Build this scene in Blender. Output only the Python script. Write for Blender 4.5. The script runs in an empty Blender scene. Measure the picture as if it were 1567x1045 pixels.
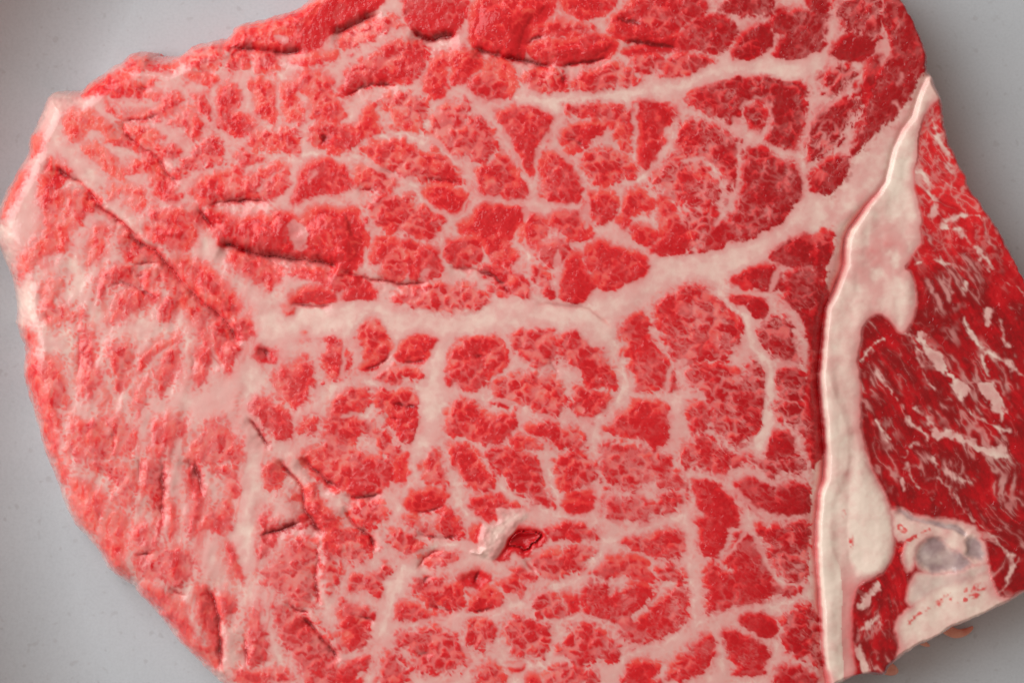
import bpy, math
import numpy as np

# ---------------------------------------------------------------- camera, light, exposure
SC = bpy.context.scene
COL = SC.collection
S = 0.200 / 1567.0            # metres per traced unit (the frame is 20 cm wide)
W0, H0 = 783.5, 522.5
THICK = 112.0                  # steak thickness in traced units (about 14 mm)

cam_data = bpy.data.cameras.new('camera')
cam = bpy.data.objects.new('camera', cam_data)
COL.objects.link(cam)
cam_data.sensor_width = 36.0
cam_data.lens = 90.0
cam_data.clip_start = 0.01
cam_data.clip_end = 20.0
cam.location = (0.0, 0.0, THICK * S + 0.5)
cam.rotation_euler = (0.0, 0.0, 0.0)
cam_data.dof.use_dof = True
cam_data.dof.focus_distance = 0.5
cam_data.dof.aperture_fstop = 16.0
SC.camera = cam

world = bpy.data.worlds.new('World')
SC.world = world
world.use_nodes = True
bg = world.node_tree.nodes['Background']
bg.inputs['Color'].default_value = (1.0, 0.84, 0.72, 1)
bg.inputs['Strength'].default_value = 0.33

def area_lamp(name, loc, target, size_x, size_y, power, color):
    d = bpy.data.lights.new(name, 'AREA')
    d.shape = 'RECTANGLE'; d.size = size_x; d.size_y = size_y
    d.energy = power; d.color = color
    o = bpy.data.objects.new(name, d); COL.objects.link(o)
    o.location = loc
    import mathutils
    v = mathutils.Vector(target) - mathutils.Vector(loc)
    o.rotation_euler = v.to_track_quat('-Z', 'Y').to_euler()
    return o

area_lamp('window_light', (-0.53, 0.28, 0.47), (0, 0, 0), 0.8, 0.8, 7.3, (0.97, 0.985, 1.0))

SC.view_settings.view_transform = 'Standard'
SC.view_settings.look = 'None'
SC.view_settings.exposure = 0.0
SC.view_settings.gamma = 1.0

def tag(o, label=None, cat=None, group=None, kind=None):
    if label: o['label'] = label
    if cat: o['category'] = cat
    if group: o['group'] = group
    if kind: o['kind'] = kind
    return o
# ---------------------------------------------------------------- traced anatomy
# outlines were read off in nine overlapping sheets of the surface (each sheet 3x enlarged);
# "tone marbling bulge | x y x y ..."
SHEET = {'A': (0, 0), 'B': (522, 0), 'C': (1044, 0), 'D': (0, 348), 'E': (522, 348), 'F': (1044, 348),
         'G': (0, 696), 'H': (522, 696), 'I': (1044, 696)}
BUNDLES = {
'A': '''
3 1 1|1075 105 1180 90 1300 55 1430 0 1500 0 1450 70 1370 170 1340 220 1240 240 1160 215 1050 225 1010 200 1060 145
8 0 0|1500 -20 1580 -20 1567 90 1480 170 1430 225 1360 235 1340 200 1400 120 1460 60
3 6 1|840 270 900 215 990 190 1030 215 1010 285 930 330 860 310 820 290
4 5 1|1050 220 1140 240 1140 300 1080 335 1040 320 1030 270
4 5 1|1165 240 1250 240 1280 280 1285 320 1230 335 1160 310
3 3 1|850 330 950 330 1005 350 990 385 950 395 890 370
3 5 1|560 262 660 250 700 275 790 275 805 310 760 320 690 300 630 320 560 320
4 3 2|360 430 400 385 470 340 540 325 600 360 640 390 710 360 710 390 650 420 740 430 700 440 560 440 460 430 370 440
3 4 1|470 450 530 510 600 530 680 510 740 480 750 440 830 440 840 480 760 540 680 550 560 550 500 510
2 3 1|305 560 330 520 400 520 460 560 505 580 500 605 440 590 400 570 400 620 340 660 310 610
2 3 1|375 670 420 650 480 690 550 760 570 810 540 820 480 770 400 710
4 3 1|480 630 560 615 640 670 730 730 740 780 800 850 830 930 760 910 710 800 660 790 590 790 570 750 640 745 690 720 590 670 500 650
3 4 1|550 560 600 570 660 580 740 620 750 640 700 640 720 690 760 660 810 660 825 700 780 725 720 720 640 650 570 610
3 6 1|770 560 850 500 900 490 930 580 910 640 860 650 870 580 800 580
3 5 1|880 440 930 430 960 480 970 530 940 545 910 500
5 6 1|870 700 960 620 1000 640 1040 720 1010 760 930 745 860 790 800 830 770 820 800 780
5 3 1|1010 400 1060 385 1105 420 1080 480 1060 530 1110 530 1170 560 1160 600 1095 632 1040 600 990 570 1010 500
4 3 1|1140 370 1180 360 1250 370 1275 410 1265 480 1265 540 1240 555 1190 520 1155 480 1170 420
4 3 1|1300 400 1350 360 1430 330 1490 340 1520 400 1500 430 1560 480 1567 540 1520 560 1440 540 1420 490 1440 430 1400 400 1350 420 1385 520 1380 560 1310 560 1295 520 1310 460
3 3 1|1350 280 1450 240 1535 240 1530 270 1450 280 1360 300
4 5 1|1150 640 1200 600 1280 590 1350 590 1350 640 1390 690 1340 715 1280 690 1220 690 1160 670
5 4 1|1420 590 1500 560 1640 580 1630 660 1600 690 1500 690 1420 650
5 5 1|1100 690 1180 700 1230 730 1190 755 1120 740 1060 740
4 4 1|880 870 960 820 1020 780 1080 760 1110 790 1100 840 1160 800 1250 740 1310 760 1325 820 1290 880 1200 920 1100 920 950 940 900 910
6 2 1|1380 790 1430 750 1500 730 1590 770 1605 880 1450 880 1400 920 1350 920 1350 880
2 4 1|480 880 520 850 620 845 660 880 670 940 620 960 560 930 600 890 560 880 510 940
4 4 1|680 830 730 800 780 850 820 880 820 930 740 920 700 860
3 6 1|690 960 780 950 850 960 910 940 960 1020 970 1045 700 1045
3 4 1|190 810 230 720 270 750 310 770 320 820 260 860 300 880 280 950 250 1060 210 1060 200 920 180 900
3 5 1|290 950 320 880 380 870 440 890 465 930 430 970 390 1010 380 1060 280 1060
1 3 0|130 640 180 620 195 680 160 700 130 720
1 3 0|0 960 60 840 110 770 100 820 40 930 10 1010
''',
'B': '''
8 0 0|-10 -20 200 -20 130 60 60 80 20 130 -10 130
8 3 0|290 -20 580 -20 560 80 530 150 440 170 400 185 340 150 300 80
3 5 1|0 160 80 120 160 90 240 80 310 110 280 130 180 150 100 190 40 230 -30 235
5 4 1|30 330 100 270 180 220 280 190 380 200 415 240 370 300 350 350 270 390 150 380 60 400 20 450 -20 440 0 380
5 1 3|600 60 640 -20 980 -20 960 60 880 130 850 210 830 265 740 250 650 220 600 210
5 2 2|1000 20 1050 -20 1260 -20 1240 40 1180 75 1100 85 1060 60
4 4 1|890 130 960 100 1040 80 1130 110 1150 150 1050 150 970 170 880 180 850 220
5 2 3|860 210 960 180 1050 190 1150 160 1230 170 1265 210 1240 260 1150 290 1060 290 990 305 920 280 870 250
5 4 1|1220 110 1290 60 1380 -20 1567 -20 1567 160 1400 190 1290 180
7 1 1|1390 180 1567 150 1690 190 1567 230 1450 240 1350 250 1290 240 1390 210
4 3 1|380 360 420 280 500 240 600 230 640 270 640 320 560 370 500 385 520 310 470 300 480 360 470 450 400 440
4 4 1|580 390 650 330 700 260 770 280 790 370 800 420 720 455 640 440
3 7 1|830 340 900 310 990 320 1040 400 1000 430 930 435 860 420 830 380
4 5 1|1050 400 1100 350 1200 300 1290 290 1340 310 1370 380 1310 410 1260 390 1200 440 1120 430
5 5 1|1340 260 1440 240 1480 270 1440 350 1400 355 1350 300
5 4 1|1470 340 1500 270 1567 240 1720 270 1640 340 1567 370 1480 375
4 3 1|40 590 80 560 110 500 150 480 165 560 190 600 140 620 60 640
4 6 1|160 450 260 420 350 440 400 470 390 560 390 600 310 615 240 590 250 520 190 480
4 6 1|410 540 460 500 520 460 600 480 570 530 560 600 620 530 660 550 700 620 710 680 680 730 620 745 590 700 540 720 430 670 415 620
4 5 1|90 690 150 640 230 640 320 660 360 700 440 700 540 790 560 840 490 845 420 830 340 810 270 800 200 760 160 740
4 4 1|60 780 110 750 170 770 250 800 260 850 180 885 70 870
5 1 1|360 870 430 850 520 870 580 910 570 950 510 980 430 940
4 6 1|130 920 200 890 310 890 330 930 430 970 470 1010 450 1070 370 1090 280 1070 170 1045 120 980
5 2 1|-10 960 50 950 90 1000 110 1110 60 1200 -10 1200
5 4 1|600 780 690 740 720 690 770 740 790 780 840 850 845 920 760 900 660 890 610 840
5 3 1|710 530 760 490 850 475 940 500 960 560 950 630 890 660 890 790 850 790 810 690 750 600
5 4 1|920 720 980 690 1040 720 1060 790 1110 850 1100 910 1050 935 960 925 915 900 925 800
4 5 1|1000 500 1060 465 1200 480 1280 470 1330 520 1330 650 1320 710 1280 680 1250 590 1170 540 1100 520 1050 540
5 3 1|1010 600 1060 570 1140 560 1215 560 1210 600 1150 640 1090 700 1040 680
5 5 1|1090 740 1150 700 1190 690 1260 670 1300 720 1360 760 1340 800 1250 840 1170 845 1120 790
6 2 1|1310 460 1400 440 1480 470 1530 520 1510 570 1460 600 1480 660 1430 740 1370 770 1370 690 1380 600 1340 510
5 7 1|1410 820 1460 760 1500 720 1567 680 1640 700 1750 860 1740 940 1660 970 1567 930 1480 900
5 4 1|1120 930 1160 880 1250 890 1280 940 1250 1000 1180 1030 1130 980
5 3 1|1290 920 1340 870 1390 870 1425 920 1420 970 1360 970 1310 1045 1290 1045
5 3 1|1440 910 1490 900 1530 950 1580 1000 1570 1090 1500 1080 1460 980
6 1 1|600 1010 640 950 740 945 830 940 825 1000 790 1060 760 1100 620 1090 540 1050 540 1020
4 3 1|820 1090 850 990 890 980 960 1045 930 1100 870 1125 830 1115
5 3 1|950 1000 980 970 1050 970 1110 1010 1140 1070 1100 1105 1040 1090 990 1050
''',
'C': '''
6 3 1|0 -20 110 -20 110 60 40 95 -10 80
6 5 1|160 30 220 -20 400 -20 410 50 350 80 280 60 220 70
6 3 1|400 90 450 50 500 60 560 50 640 90 660 140 650 190 590 250 520 272 430 265 450 210 480 150 430 140
7 2 1|570 -20 660 -20 665 60 640 80 590 40
6 6 1|690 20 760 -20 900 -20 920 120 910 190 870 170 790 160 730 130 700 70
7 3 1|0 130 60 90 140 70 250 120 200 200 170 245 80 230 0 200
6 2 1|220 270 250 190 300 130 370 110 415 150 415 200 370 240 300 270
7 0 1|700 240 720 190 780 165 850 180 870 210 850 260 770 260
7 3 1|915 -20 1050 -20 1075 80 1130 190 1135 285 1090 330 1050 420 1000 500 930 570 850 640 800 700 780 690 820 620 830 500 870 400 920 300 970 250 940 150 915 80
7 2 1|850 290 880 250 920 270 900 370 860 405 840 360
6 6 1|650 310 720 295 790 310 790 360 750 400 700 430 660 450 650 400
7 0 1|800 380 825 375 830 420 810 425
6 4 1|10 430 110 390 250 350 360 335 450 360 560 385 570 430 560 540 540 640 520 690 460 670 390 650 390 620 400 540 380 470 310 450 270 520 240 560 130 540 60 500
6 4 1|280 530 320 470 365 480 380 540 360 595 310 590
6 7 1|570 560 650 490 730 480 800 430 830 470 790 560 740 610 720 690 620 730 580 740 570 650
7 4 1|580 790 680 730 770 700 760 770 720 850 670 890 630 895 590 850
6 5 1|-30 570 60 560 150 580 220 610 260 650 260 720 250 850 220 865 180 790 150 760 80 720 -20 740
5 7 1|0 760 70 740 120 780 180 860 170 920 80 950 0 940
6 4 1|280 760 310 690 380 680 430 720 520 760 550 810 540 900 480 990 420 1050 350 1085 250 1120 200 1110 190 1045 200 1010 260 920 275 860
5 7 1|0 960 80 960 150 980 150 1080 100 1130 20 1150 -10 1040
''',
'D': '''
2 4 1|80 180 110 110 180 70 190 0 260 0 270 60 310 110 260 110 200 140 130 210 90 230
3 2 1|250 -20 320 -20 320 70 300 110 270 60
3 4 1|410 80 440 -20 500 -20 490 100 460 130 400 190 410 120
4 4 1|540 60 570 0 600 30 700 100 740 130 730 170 770 190 860 290 940 370 970 480 960 560 900 480 850 370 780 280 740 260 700 150 600 170 560 120
5 4 1|440 240 500 190 600 170 630 180 600 240 580 260 500 260 460 330 440 290
4 4 1|600 230 660 200 710 180 750 230 720 260 650 260
5 4 1|500 400 510 340 600 270 700 280 740 320 680 350 600 390 560 430 520 450
4 5 1|700 400 750 310 830 320 830 360 780 420 730 440
3 5 1|200 260 280 220 300 260 250 320 300 370 380 390 380 420 300 440 230 450 200 380 190 300
4 4 1|350 560 370 460 410 460 440 520 440 600 470 680 420 750 360 760 340 690 360 640
4 6 1|490 560 540 530 620 540 600 570 620 600 590 680 570 760 530 760 520 660 490 600
4 3 1|630 620 700 540 780 500 820 490 800 540 720 570 660 630 620 700
5 3 1|750 580 800 550 825 600 800 680 750 760 720 750 740 680
3 6 1|600 760 650 700 690 650 700 690 660 740 680 800 630 850 600 820
2 2 1|470 800 500 740 500 790 480 810
5 3 1|890 560 960 540 970 590 950 690 910 735 885 680 905 620
4 1 3|770 170 840 120 920 170 1000 210 1040 280 1110 350 1105 390 1050 425 960 370 890 310 850 250
4 3 2|660 -30 900 -30 890 60 840 105 770 90 680 50
4 4 2|1050 440 1110 395 1170 430 1180 480 1130 520 1080 500
4 4 1|970 420 1030 430 1060 500 1110 550 1080 600 1040 670 990 560 970 480
5 1 3|990 60 960 0 940 -90 1050 -50 1180 -45 1280 -80 1340 -60 1380 -10 1440 -80 1567 -90 1630 -60 1690 60 1660 120 1620 200 1540 170 1480 140 1350 130 1200 130 1080 90
4 3 1|1030 140 1080 100 1160 130 1220 150 1310 200 1260 280 1200 270 1120 210
4 4 1|1310 200 1400 160 1567 200 1720 250 1690 280 1580 300 1500 260 1440 240
5 1 2|1330 320 1420 270 1530 300 1540 350 1440 355 1340 350
4 0 1|1280 370 1340 355 1370 380 1310 415
6 2 -0.8|1170 560 1195 540 1250 570 1270 600 1215 620
2 1 1|1370 480 1400 460 1425 490 1390 510
5 4 1|1250 700 1280 640 1340 640 1410 600 1440 640 1430 740 1370 820 1310 800 1270 750
5 5 1|1480 480 1560 490 1610 640 1585 690 1490 720 1500 660 1470 600 1520 560
5 5 1|1120 830 1150 760 1200 760 1260 810 1310 830 1340 900 1330 970 1260 960 1220 900 1170 870 1230 1000 1190 950
4 6 1|1380 880 1440 860 1470 920 1440 950 1380 930
5 4 1|1500 860 1567 750 1640 800 1640 890 1567 960 1510 930
3 6 1|320 870 400 880 500 870 560 880 600 900 620 960 600 1060 280 1060 300 960
4 5 1|700 880 780 870 850 880 840 950 780 1000 740 1060 680 1060
4 6 1|900 960 960 900 1010 885 1060 930 1110 1000 1130 1080 860 1080 870 990
3 4 1|80 490 130 480 150 560 190 620 270 600 290 700 330 760 290 830 200 850 140 790 110 680 120 580
3 2 1|160 800 260 800 280 900 260 1060 210 1060
''',
'E': '''
4 2 1|170 -60 300 -50 450 -30 440 30 370 45 280 30
5 3 1|140 150 150 50 230 40 250 80 240 110 270 60 340 70 440 100 460 150 455 220 400 240 300 250 200 230 190 190 215 140 170 165
5 1 1|20 330 40 290 80 250 140 270 170 300 110 320 50 335
4 6 1|230 310 330 270 440 260 540 250 640 280 700 330 690 360 640 385 550 390 430 395 330 390 260 350
5 3 1|560 30 640 0 760 -10 740 60 800 110 780 170 700 170 680 110 640 50
6 3 1|470 80 560 40 630 60 650 120 600 190 530 180 480 150
5 5 1|640 170 720 170 790 200 870 250 890 345 800 330 720 300 700 240 650 220
5 3 1|810 30 880 0 960 0 930 50 870 85 830 70
5 2 1|1000 0 1110 0 1140 30 1100 60 1040 40
5 5 1|890 80 960 40 1050 60 1020 140 970 180 900 150
5 5 1|850 160 930 170 960 240 985 350 930 335 910 260 870 210
6 2 1|1000 330 1000 240 1050 150 1080 110 1110 180 1140 220 1170 290 1120 355 1030 350
5 2 1|1115 110 1190 60 1250 90 1300 110 1380 130 1430 200 1350 250 1280 290 1190 310 1170 260 1160 200 1130 160
5 2 1|1320 20 1360 -10 1440 0 1440 60 1400 80
7 2 1|1490 20 1500 -30 1567 -60 1610 0 1600 80 1567 110 1500 105 1470 120 1420 100
4 3 1|55 470 120 420 160 405 210 450 230 490 170 540 150 590 100 600 100 540
5 2 1|160 540 210 510 245 560 180 640 130 660 90 650 150 600
5 1 1|250 560 290 490 360 490 450 495 420 570 400 610 330 625 265 610
4 5 1|150 690 210 650 280 640 370 660 380 700 300 690 250 730 180 720
5 5 1|20 760 40 740 110 740 130 790 90 850 10 820
5 5 1|140 760 220 740 330 740 380 800 350 830 365 900 300 1000 260 960 220 870 170 830
5 6 1|-60 900 90 870 170 890 220 960 270 1020 200 1060 140 950 100 940 50 1000 130 1050 60 1090 -100 1050
5 4 1|500 590 540 520 620 490 720 490 745 540 760 610 740 680 700 650 660 690 630 740 560 735 500 720 490 650
5 5 1|770 500 800 470 880 470 960 465 990 510 1000 580 960 640 900 660 840 600 790 560
5 5 1|1000 470 1060 455 1120 500 1180 560 1230 620 1275 720 1240 740 1140 735 1110 680 1050 620 1010 560
4 7 1|700 700 790 680 850 650 920 680 1000 690 1030 760 1020 850 920 865 850 800 800 825 720 800 700 770
5 5 1|1050 740 1100 720 1160 760 1240 780 1230 840 1160 870 1100 885 1050 850
5 4 1|490 850 520 790 600 790 680 860 780 860 805 900 770 950 740 1000 650 990 580 960 500 950 485 910
4 6 1|860 900 960 880 1000 910 1080 910 1120 1000 1080 1020 980 1010 960 950 880 930
4 5 1|780 960 860 960 930 1000 870 1030 800 1010
6 4 1|1270 490 1330 400 1390 390 1410 430 1400 490 1450 560 1520 610 1540 680 1530 740 1430 745 1350 730 1360 680 1310 640 1350 590 1290 570 1320 540
6 3 1|1190 910 1250 910 1280 840 1320 830 1340 790 1430 800 1510 820 1500 900 1490 1000 1420 990 1380 960 1300 960 1250 930
''',
'F': '''
7 2 1|90 60 140 -20 220 -20 200 90 80 120
7 2 1|240 50 260 -20 420 -40 440 -10 350 40
6 2 1|390 130 440 80 520 20 570 5 610 50 620 130 590 180 500 180 440 160
6 2 1|215 230 300 190 400 185 450 210 460 270 400 280 280 265
6 4 1|480 220 560 190 600 180 640 280 620 340 560 370 510 370 450 330 480 290 470 250
6 3 1|600 40 630 10 680 20 690 70 650 170 640 260 610 200
7 1 1|220 305 290 300 370 320 390 370 370 410 310 390 250 350
6 5 1|-120 370 -60 320 0 260 60 260 130 290 180 350 240 420 275 470 260 540 200 560 200 620 130 600 60 620 -10 640 -60 540 -110 450
6 6 1|20 640 100 620 200 630 280 700 300 620 340 590 385 650 375 800 370 890 310 960 250 1010 190 970 130 910 160 850 90 760 20 720
6 4 1|30 820 80 800 120 850 110 930 30 940
6 6 1|-10 1090 30 950 130 960 220 1045 230 1090 100 1100
7 5 1|345 480 380 440 400 410 460 400 490 450 520 530 560 620 500 640 440 610 370 540 350 510
7 3 1|520 390 580 380 610 420 600 520 570 480
7 4 1|430 680 470 640 540 640 580 720 560 800 480 800 450 740
6 5 1|410 850 440 790 560 800 590 860 580 960 510 900 450 890
7 2 1|360 1060 400 960 460 930 500 960 500 1060
6 2 1|600 190 640 240 665 330 680 370 660 480 650 560 640 650 650 800 660 1100 590 1100 585 900 575 780 600 640 590 480 605 380 612 280
''',
'G': '''
3 2 0|240 10 270 0 300 80 290 150 260 100
3 1 0|340 110 400 130 470 180 490 210 460 250 450 320 430 360 370 330 330 270 325 180
3 1 0|480 290 540 230 600 330 570 380 580 440 560 500 590 570 500 520 460 450 460 370
3 7 1|400 10 500 10 620 60 640 130 600 250 530 220 510 100 430 60
5 5 1|650 10 760 10 760 100 760 220 740 330 730 440 690 460 700 330 690 200 650 130
5 3 1|850 70 880 10 920 30 900 110 930 200 920 290 890 370 870 300 880 180
4 2 1|770 220 800 200 800 330 770 400
4 5 1|960 80 1000 40 1100 60 1100 180 1050 210 1080 300 1060 340 1000 350 930 340 900 400 920 300 980 240 1060 180 1020 90
5 6 1|590 350 640 300 700 350 720 430 800 420 860 430 900 500 880 570 800 620 770 580 690 570 620 520 600 430
4 3 1|620 600 700 600 780 640 870 680 860 780 900 850 980 900 1000 1000 900 930 800 820 740 730 650 650
5 4 1|890 580 960 600 1000 680 1000 770 990 880 1010 960 980 900 920 780 900 680
5 6 1|1000 620 1070 630 1100 690 1060 760 1020 780 1010 700
4 3 1|1040 400 1090 400 1115 470 1110 580 1070 560 1050 460
5 5 1|1130 750 1160 680 1195 690 1190 760 1230 850 1200 960 1130 980 1110 880 1140 810
4 5 1|1190 90 1220 30 1280 20 1310 70 1290 160 1220 150
5 5 1|1180 260 1230 240 1200 310 1260 330 1330 310 1400 260 1420 320 1340 340 1270 370 1260 430 1180 480 1200 380
4 4 1|1370 0 1480 -40 1567 -60 1640 0 1680 60 1620 160 1560 160 1480 130 1400 60
4 5 1|1330 190 1390 160 1460 150 1480 230 1540 270 1567 330 1500 360 1440 330 1400 240
4 8 1|1180 540 1250 500 1290 450 1350 380 1430 380 1470 440 1460 560 1440 640 1450 700 1370 720 1300 660 1230 620
5 7 1|1240 700 1290 660 1360 730 1420 740 1500 840 1567 940 1567 1060 1400 1060 1350 940 1290 850 1260 780
4 7 1|1480 380 1540 400 1560 520 1540 600 1500 620 1470 520
4 6 1|1040 1060 1100 960 1150 1000 1300 960 1340 1060
''',
'H': '''
6 4 1|10 0 220 0 220 60 200 160 120 200 40 180 0 140
5 1 1|230 40 250 0 310 0 300 100 260 120
5 4 1|370 0 440 -40 460 60 500 140 420 130 370 90
5 4 1|470 -50 560 -40 620 0 640 50 690 90 715 150 620 155 560 110 550 60
6 5 1|670 0 740 -40 880 0 920 40 940 120 950 190 980 230 880 240 860 180 800 150 760 100 720 50
5 6 1|980 40 1030 -20 1160 20 1180 100 1100 150 1020 160 980 110
5 1 1|1030 175 1140 165 1155 200 1060 200
6 0 1|1015 230 1030 205 1140 215 1140 250 1050 260
6 7 1|1190 100 1180 -30 1250 -70 1380 -40 1500 -10 1540 80 1600 140 1540 160 1480 160 1420 110 1300 180 1220 130
6 6 1|1200 230 1230 180 1300 190 1380 190 1400 240 1440 230 1490 170 1560 170 1590 210 1530 240 1430 280 1380 305 1300 310 1210 270
5 2 2|285 210 330 160 420 150 480 180 470 230 400 260 310 240
4 6 2|20 240 60 200 170 200 200 240 180 310 110 345 50 320
4 5 1|270 290 320 260 390 310 440 380 400 380 330 340
5 5 1|440 240 500 240 550 330 560 370 490 380 440 330
4 6 2|-60 330 60 340 150 390 160 430 100 480 30 490 -60 470
4 6 1|200 330 290 340 380 400 390 430 320 465 250 430
5 3 1|590 200 640 180 720 190 760 220 830 240 720 250 700 300 660 290 610 250
4 0 1|600 340 640 330 640 390 600 380
9 0 -4|726 477 750 426 768 390 801 339 855 339 915 348 933 381 888 417 864 444 831 453 813 426 768 426 750 462
6 4 1|940 340 1020 310 1100 320 1190 350 1170 380 1100 400 1040 380 960 370
5 6 1|860 500 930 440 1000 450 1080 400 1170 430 1110 490 1110 530 1000 560 930 560
5 5 1|770 540 830 490 900 560 840 580
5 4 1|720 570 830 560 850 640 800 650 760 620
4 5 1|340 530 400 450 500 430 530 460 480 500 390 510
7 1 -1|540 560 600 540 650 540 690 570 640 610 590 610
5 6 1|300 600 350 560 450 560 540 600 565 650 530 710 440 710 380 670
5 4 1|580 680 620 620 690 600 750 660 720 690 620 710
5 4 1|245 730 260 680 320 670 420 740 410 765 330 760 270 760
5 6 1|20 560 100 540 170 540 200 490 260 540 190 570 210 640 180 675 130 620 60 640
5 5 1|0 660 50 690 120 690 170 750 130 770 155 810 110 880 40 890 -20 880
5 6 1|250 810 350 820 430 770 500 800 570 900 570 980 480 1000 340 1000 330 910
5 6 1|555 790 620 740 690 740 710 780 690 870 640 900 590 860
5 6 1|740 780 790 730 860 740 900 790 970 790 940 920 880 940 810 910 780 870 740 850
6 6 1|880 650 950 620 1010 660 1020 730 960 750 890 720
6 1 1|1020 640 1070 650 1085 720 1050 720
6 7 1|970 900 1050 840 1040 780 1100 750 1180 790 1280 880 1280 910 1190 940 1100 960 1000 930
5 3 1|1140 550 1210 480 1290 470 1380 470 1440 560 1400 570 1300 540
6 4 1|1280 400 1360 380 1480 350 1567 340 1580 480 1450 460 1380 440
6 5 1|1440 510 1500 500 1580 540 1580 590 1470 570
7 5 1|1140 590 1200 580 1250 640 1310 620 1340 590 1440 600 1420 650 1340 700 1330 760 1380 740 1440 690 1500 640 1575 570 1590 680 1580 750 1500 810 1400 880 1310 850 1270 760 1190 740 1100 690
5 6 1|190 970 220 880 270 920 320 1060 170 1060
6 4 1|-10 960 140 910 120 970 70 1000 90 1060 -30 1060
5 5 1|620 1010 650 950 730 960 740 1060 640 1060
6 0 1|780 960 830 960 840 980 790 985
5 6 1|930 1000 1000 960 1110 960 1190 1060 930 1060
5 1 1|850 1020 900 1010 920 1060 850 1060
6 4 1|1300 1000 1340 950 1430 940 1475 980 1400 1000 1480 1060 1320 1060
6 3 1|1500 950 1600 910 1640 950 1567 1040 1480 1010 1550 980
''',
'I': '''
6 5 1|40 30 60 -10 280 0 270 40 200 60 180 100 90 50
7 6 1|310 0 600 0 560 60 530 90 460 80 400 110 330 60
7 2 1|60 170 50 110 100 110 220 190 260 270 250 310 200 300 190 410 150 465 90 440 100 330 70 310 120 270 80 210
7 3 1|240 140 290 110 380 130 430 200 450 140 540 130 590 150 580 270 480 270 390 260 310 240 260 190
6 5 1|335 330 420 330 500 300 550 300 590 340 585 440 580 560 550 610 470 570 400 480 380 400
7 4 1|110 510 150 500 180 540 250 540 200 480 230 440 240 370 280 370 340 400 370 480 410 530 400 600 540 610 540 630 390 640 350 690 240 690 190 700 110 735 120 600
7 1 1|265 760 310 735 400 750 440 790 400 830 320 790
8 3 1|180 800 230 790 280 850 370 860 400 900 370 960 380 1020 240 1010 280 970 220 920
7 3 1|50 880 80 840 145 830 120 890 130 960 70 1000 30 1000 0 950 60 920
6 6 1|460 740 540 700 600 680 640 850 655 1000 600 950 520 900 470 860
7 3 1|430 1000 450 960 560 970 620 1060 430 1060
''',
}
# fat strands laid across lean flesh, and window glints painted in fat colour (D, E): "width | x y ..."
STRANDS_AND_GLINTS = {
'A': '''
34|1270 175 1300 180
56|250 690 330 735 420 800 500 865
16|1440 790 1420 830
18|1180 880 1230 820 1290 780
''',
'C': '''
22|270 500 300 460 370 455 400 500 395 570 380 620 300 600 260 570
26|250 560 270 610 370 640 440 690 520 710
30|520 720 560 640 580 560 640 500 700 470 780 400
24|600 380 640 440 630 470
18|210 580 60 540 0 490
14|920 300 915 260
20|800 420 830 380 830 320
14|560 960 560 820 520 740
26|980 480 1010 520
14|1000 380 1010 350
30|1160 560 1190 680 1240 760
36|1100 780 1140 860 1165 960 1150 1000
40|1220 1020 1300 985 1360 1000
18|1190 830 1260 870 1290 930
14|1250 780 1230 870
''',
'D': '''
70|1370 10 1370 95
''',  # window reflection on the wet bundle, painted as a pale stroke
'E': '''
46|300 215 300 250
60|370 215 372 240
''',  # two small window reflections, painted into the surface colour
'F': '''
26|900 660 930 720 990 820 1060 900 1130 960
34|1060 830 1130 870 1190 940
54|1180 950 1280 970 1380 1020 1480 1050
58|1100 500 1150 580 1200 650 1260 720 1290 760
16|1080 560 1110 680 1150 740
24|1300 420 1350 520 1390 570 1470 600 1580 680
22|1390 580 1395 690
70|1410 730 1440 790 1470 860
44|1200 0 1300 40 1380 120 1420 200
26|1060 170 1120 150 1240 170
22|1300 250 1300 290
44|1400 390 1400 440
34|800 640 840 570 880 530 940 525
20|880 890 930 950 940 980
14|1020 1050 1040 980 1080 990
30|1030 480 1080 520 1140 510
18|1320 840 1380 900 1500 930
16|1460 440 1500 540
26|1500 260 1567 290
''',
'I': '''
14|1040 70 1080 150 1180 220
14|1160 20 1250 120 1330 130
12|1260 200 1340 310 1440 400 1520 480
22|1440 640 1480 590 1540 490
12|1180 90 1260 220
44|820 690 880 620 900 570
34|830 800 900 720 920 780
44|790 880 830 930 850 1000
16|1030 40 1010 150
''',
}
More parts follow.
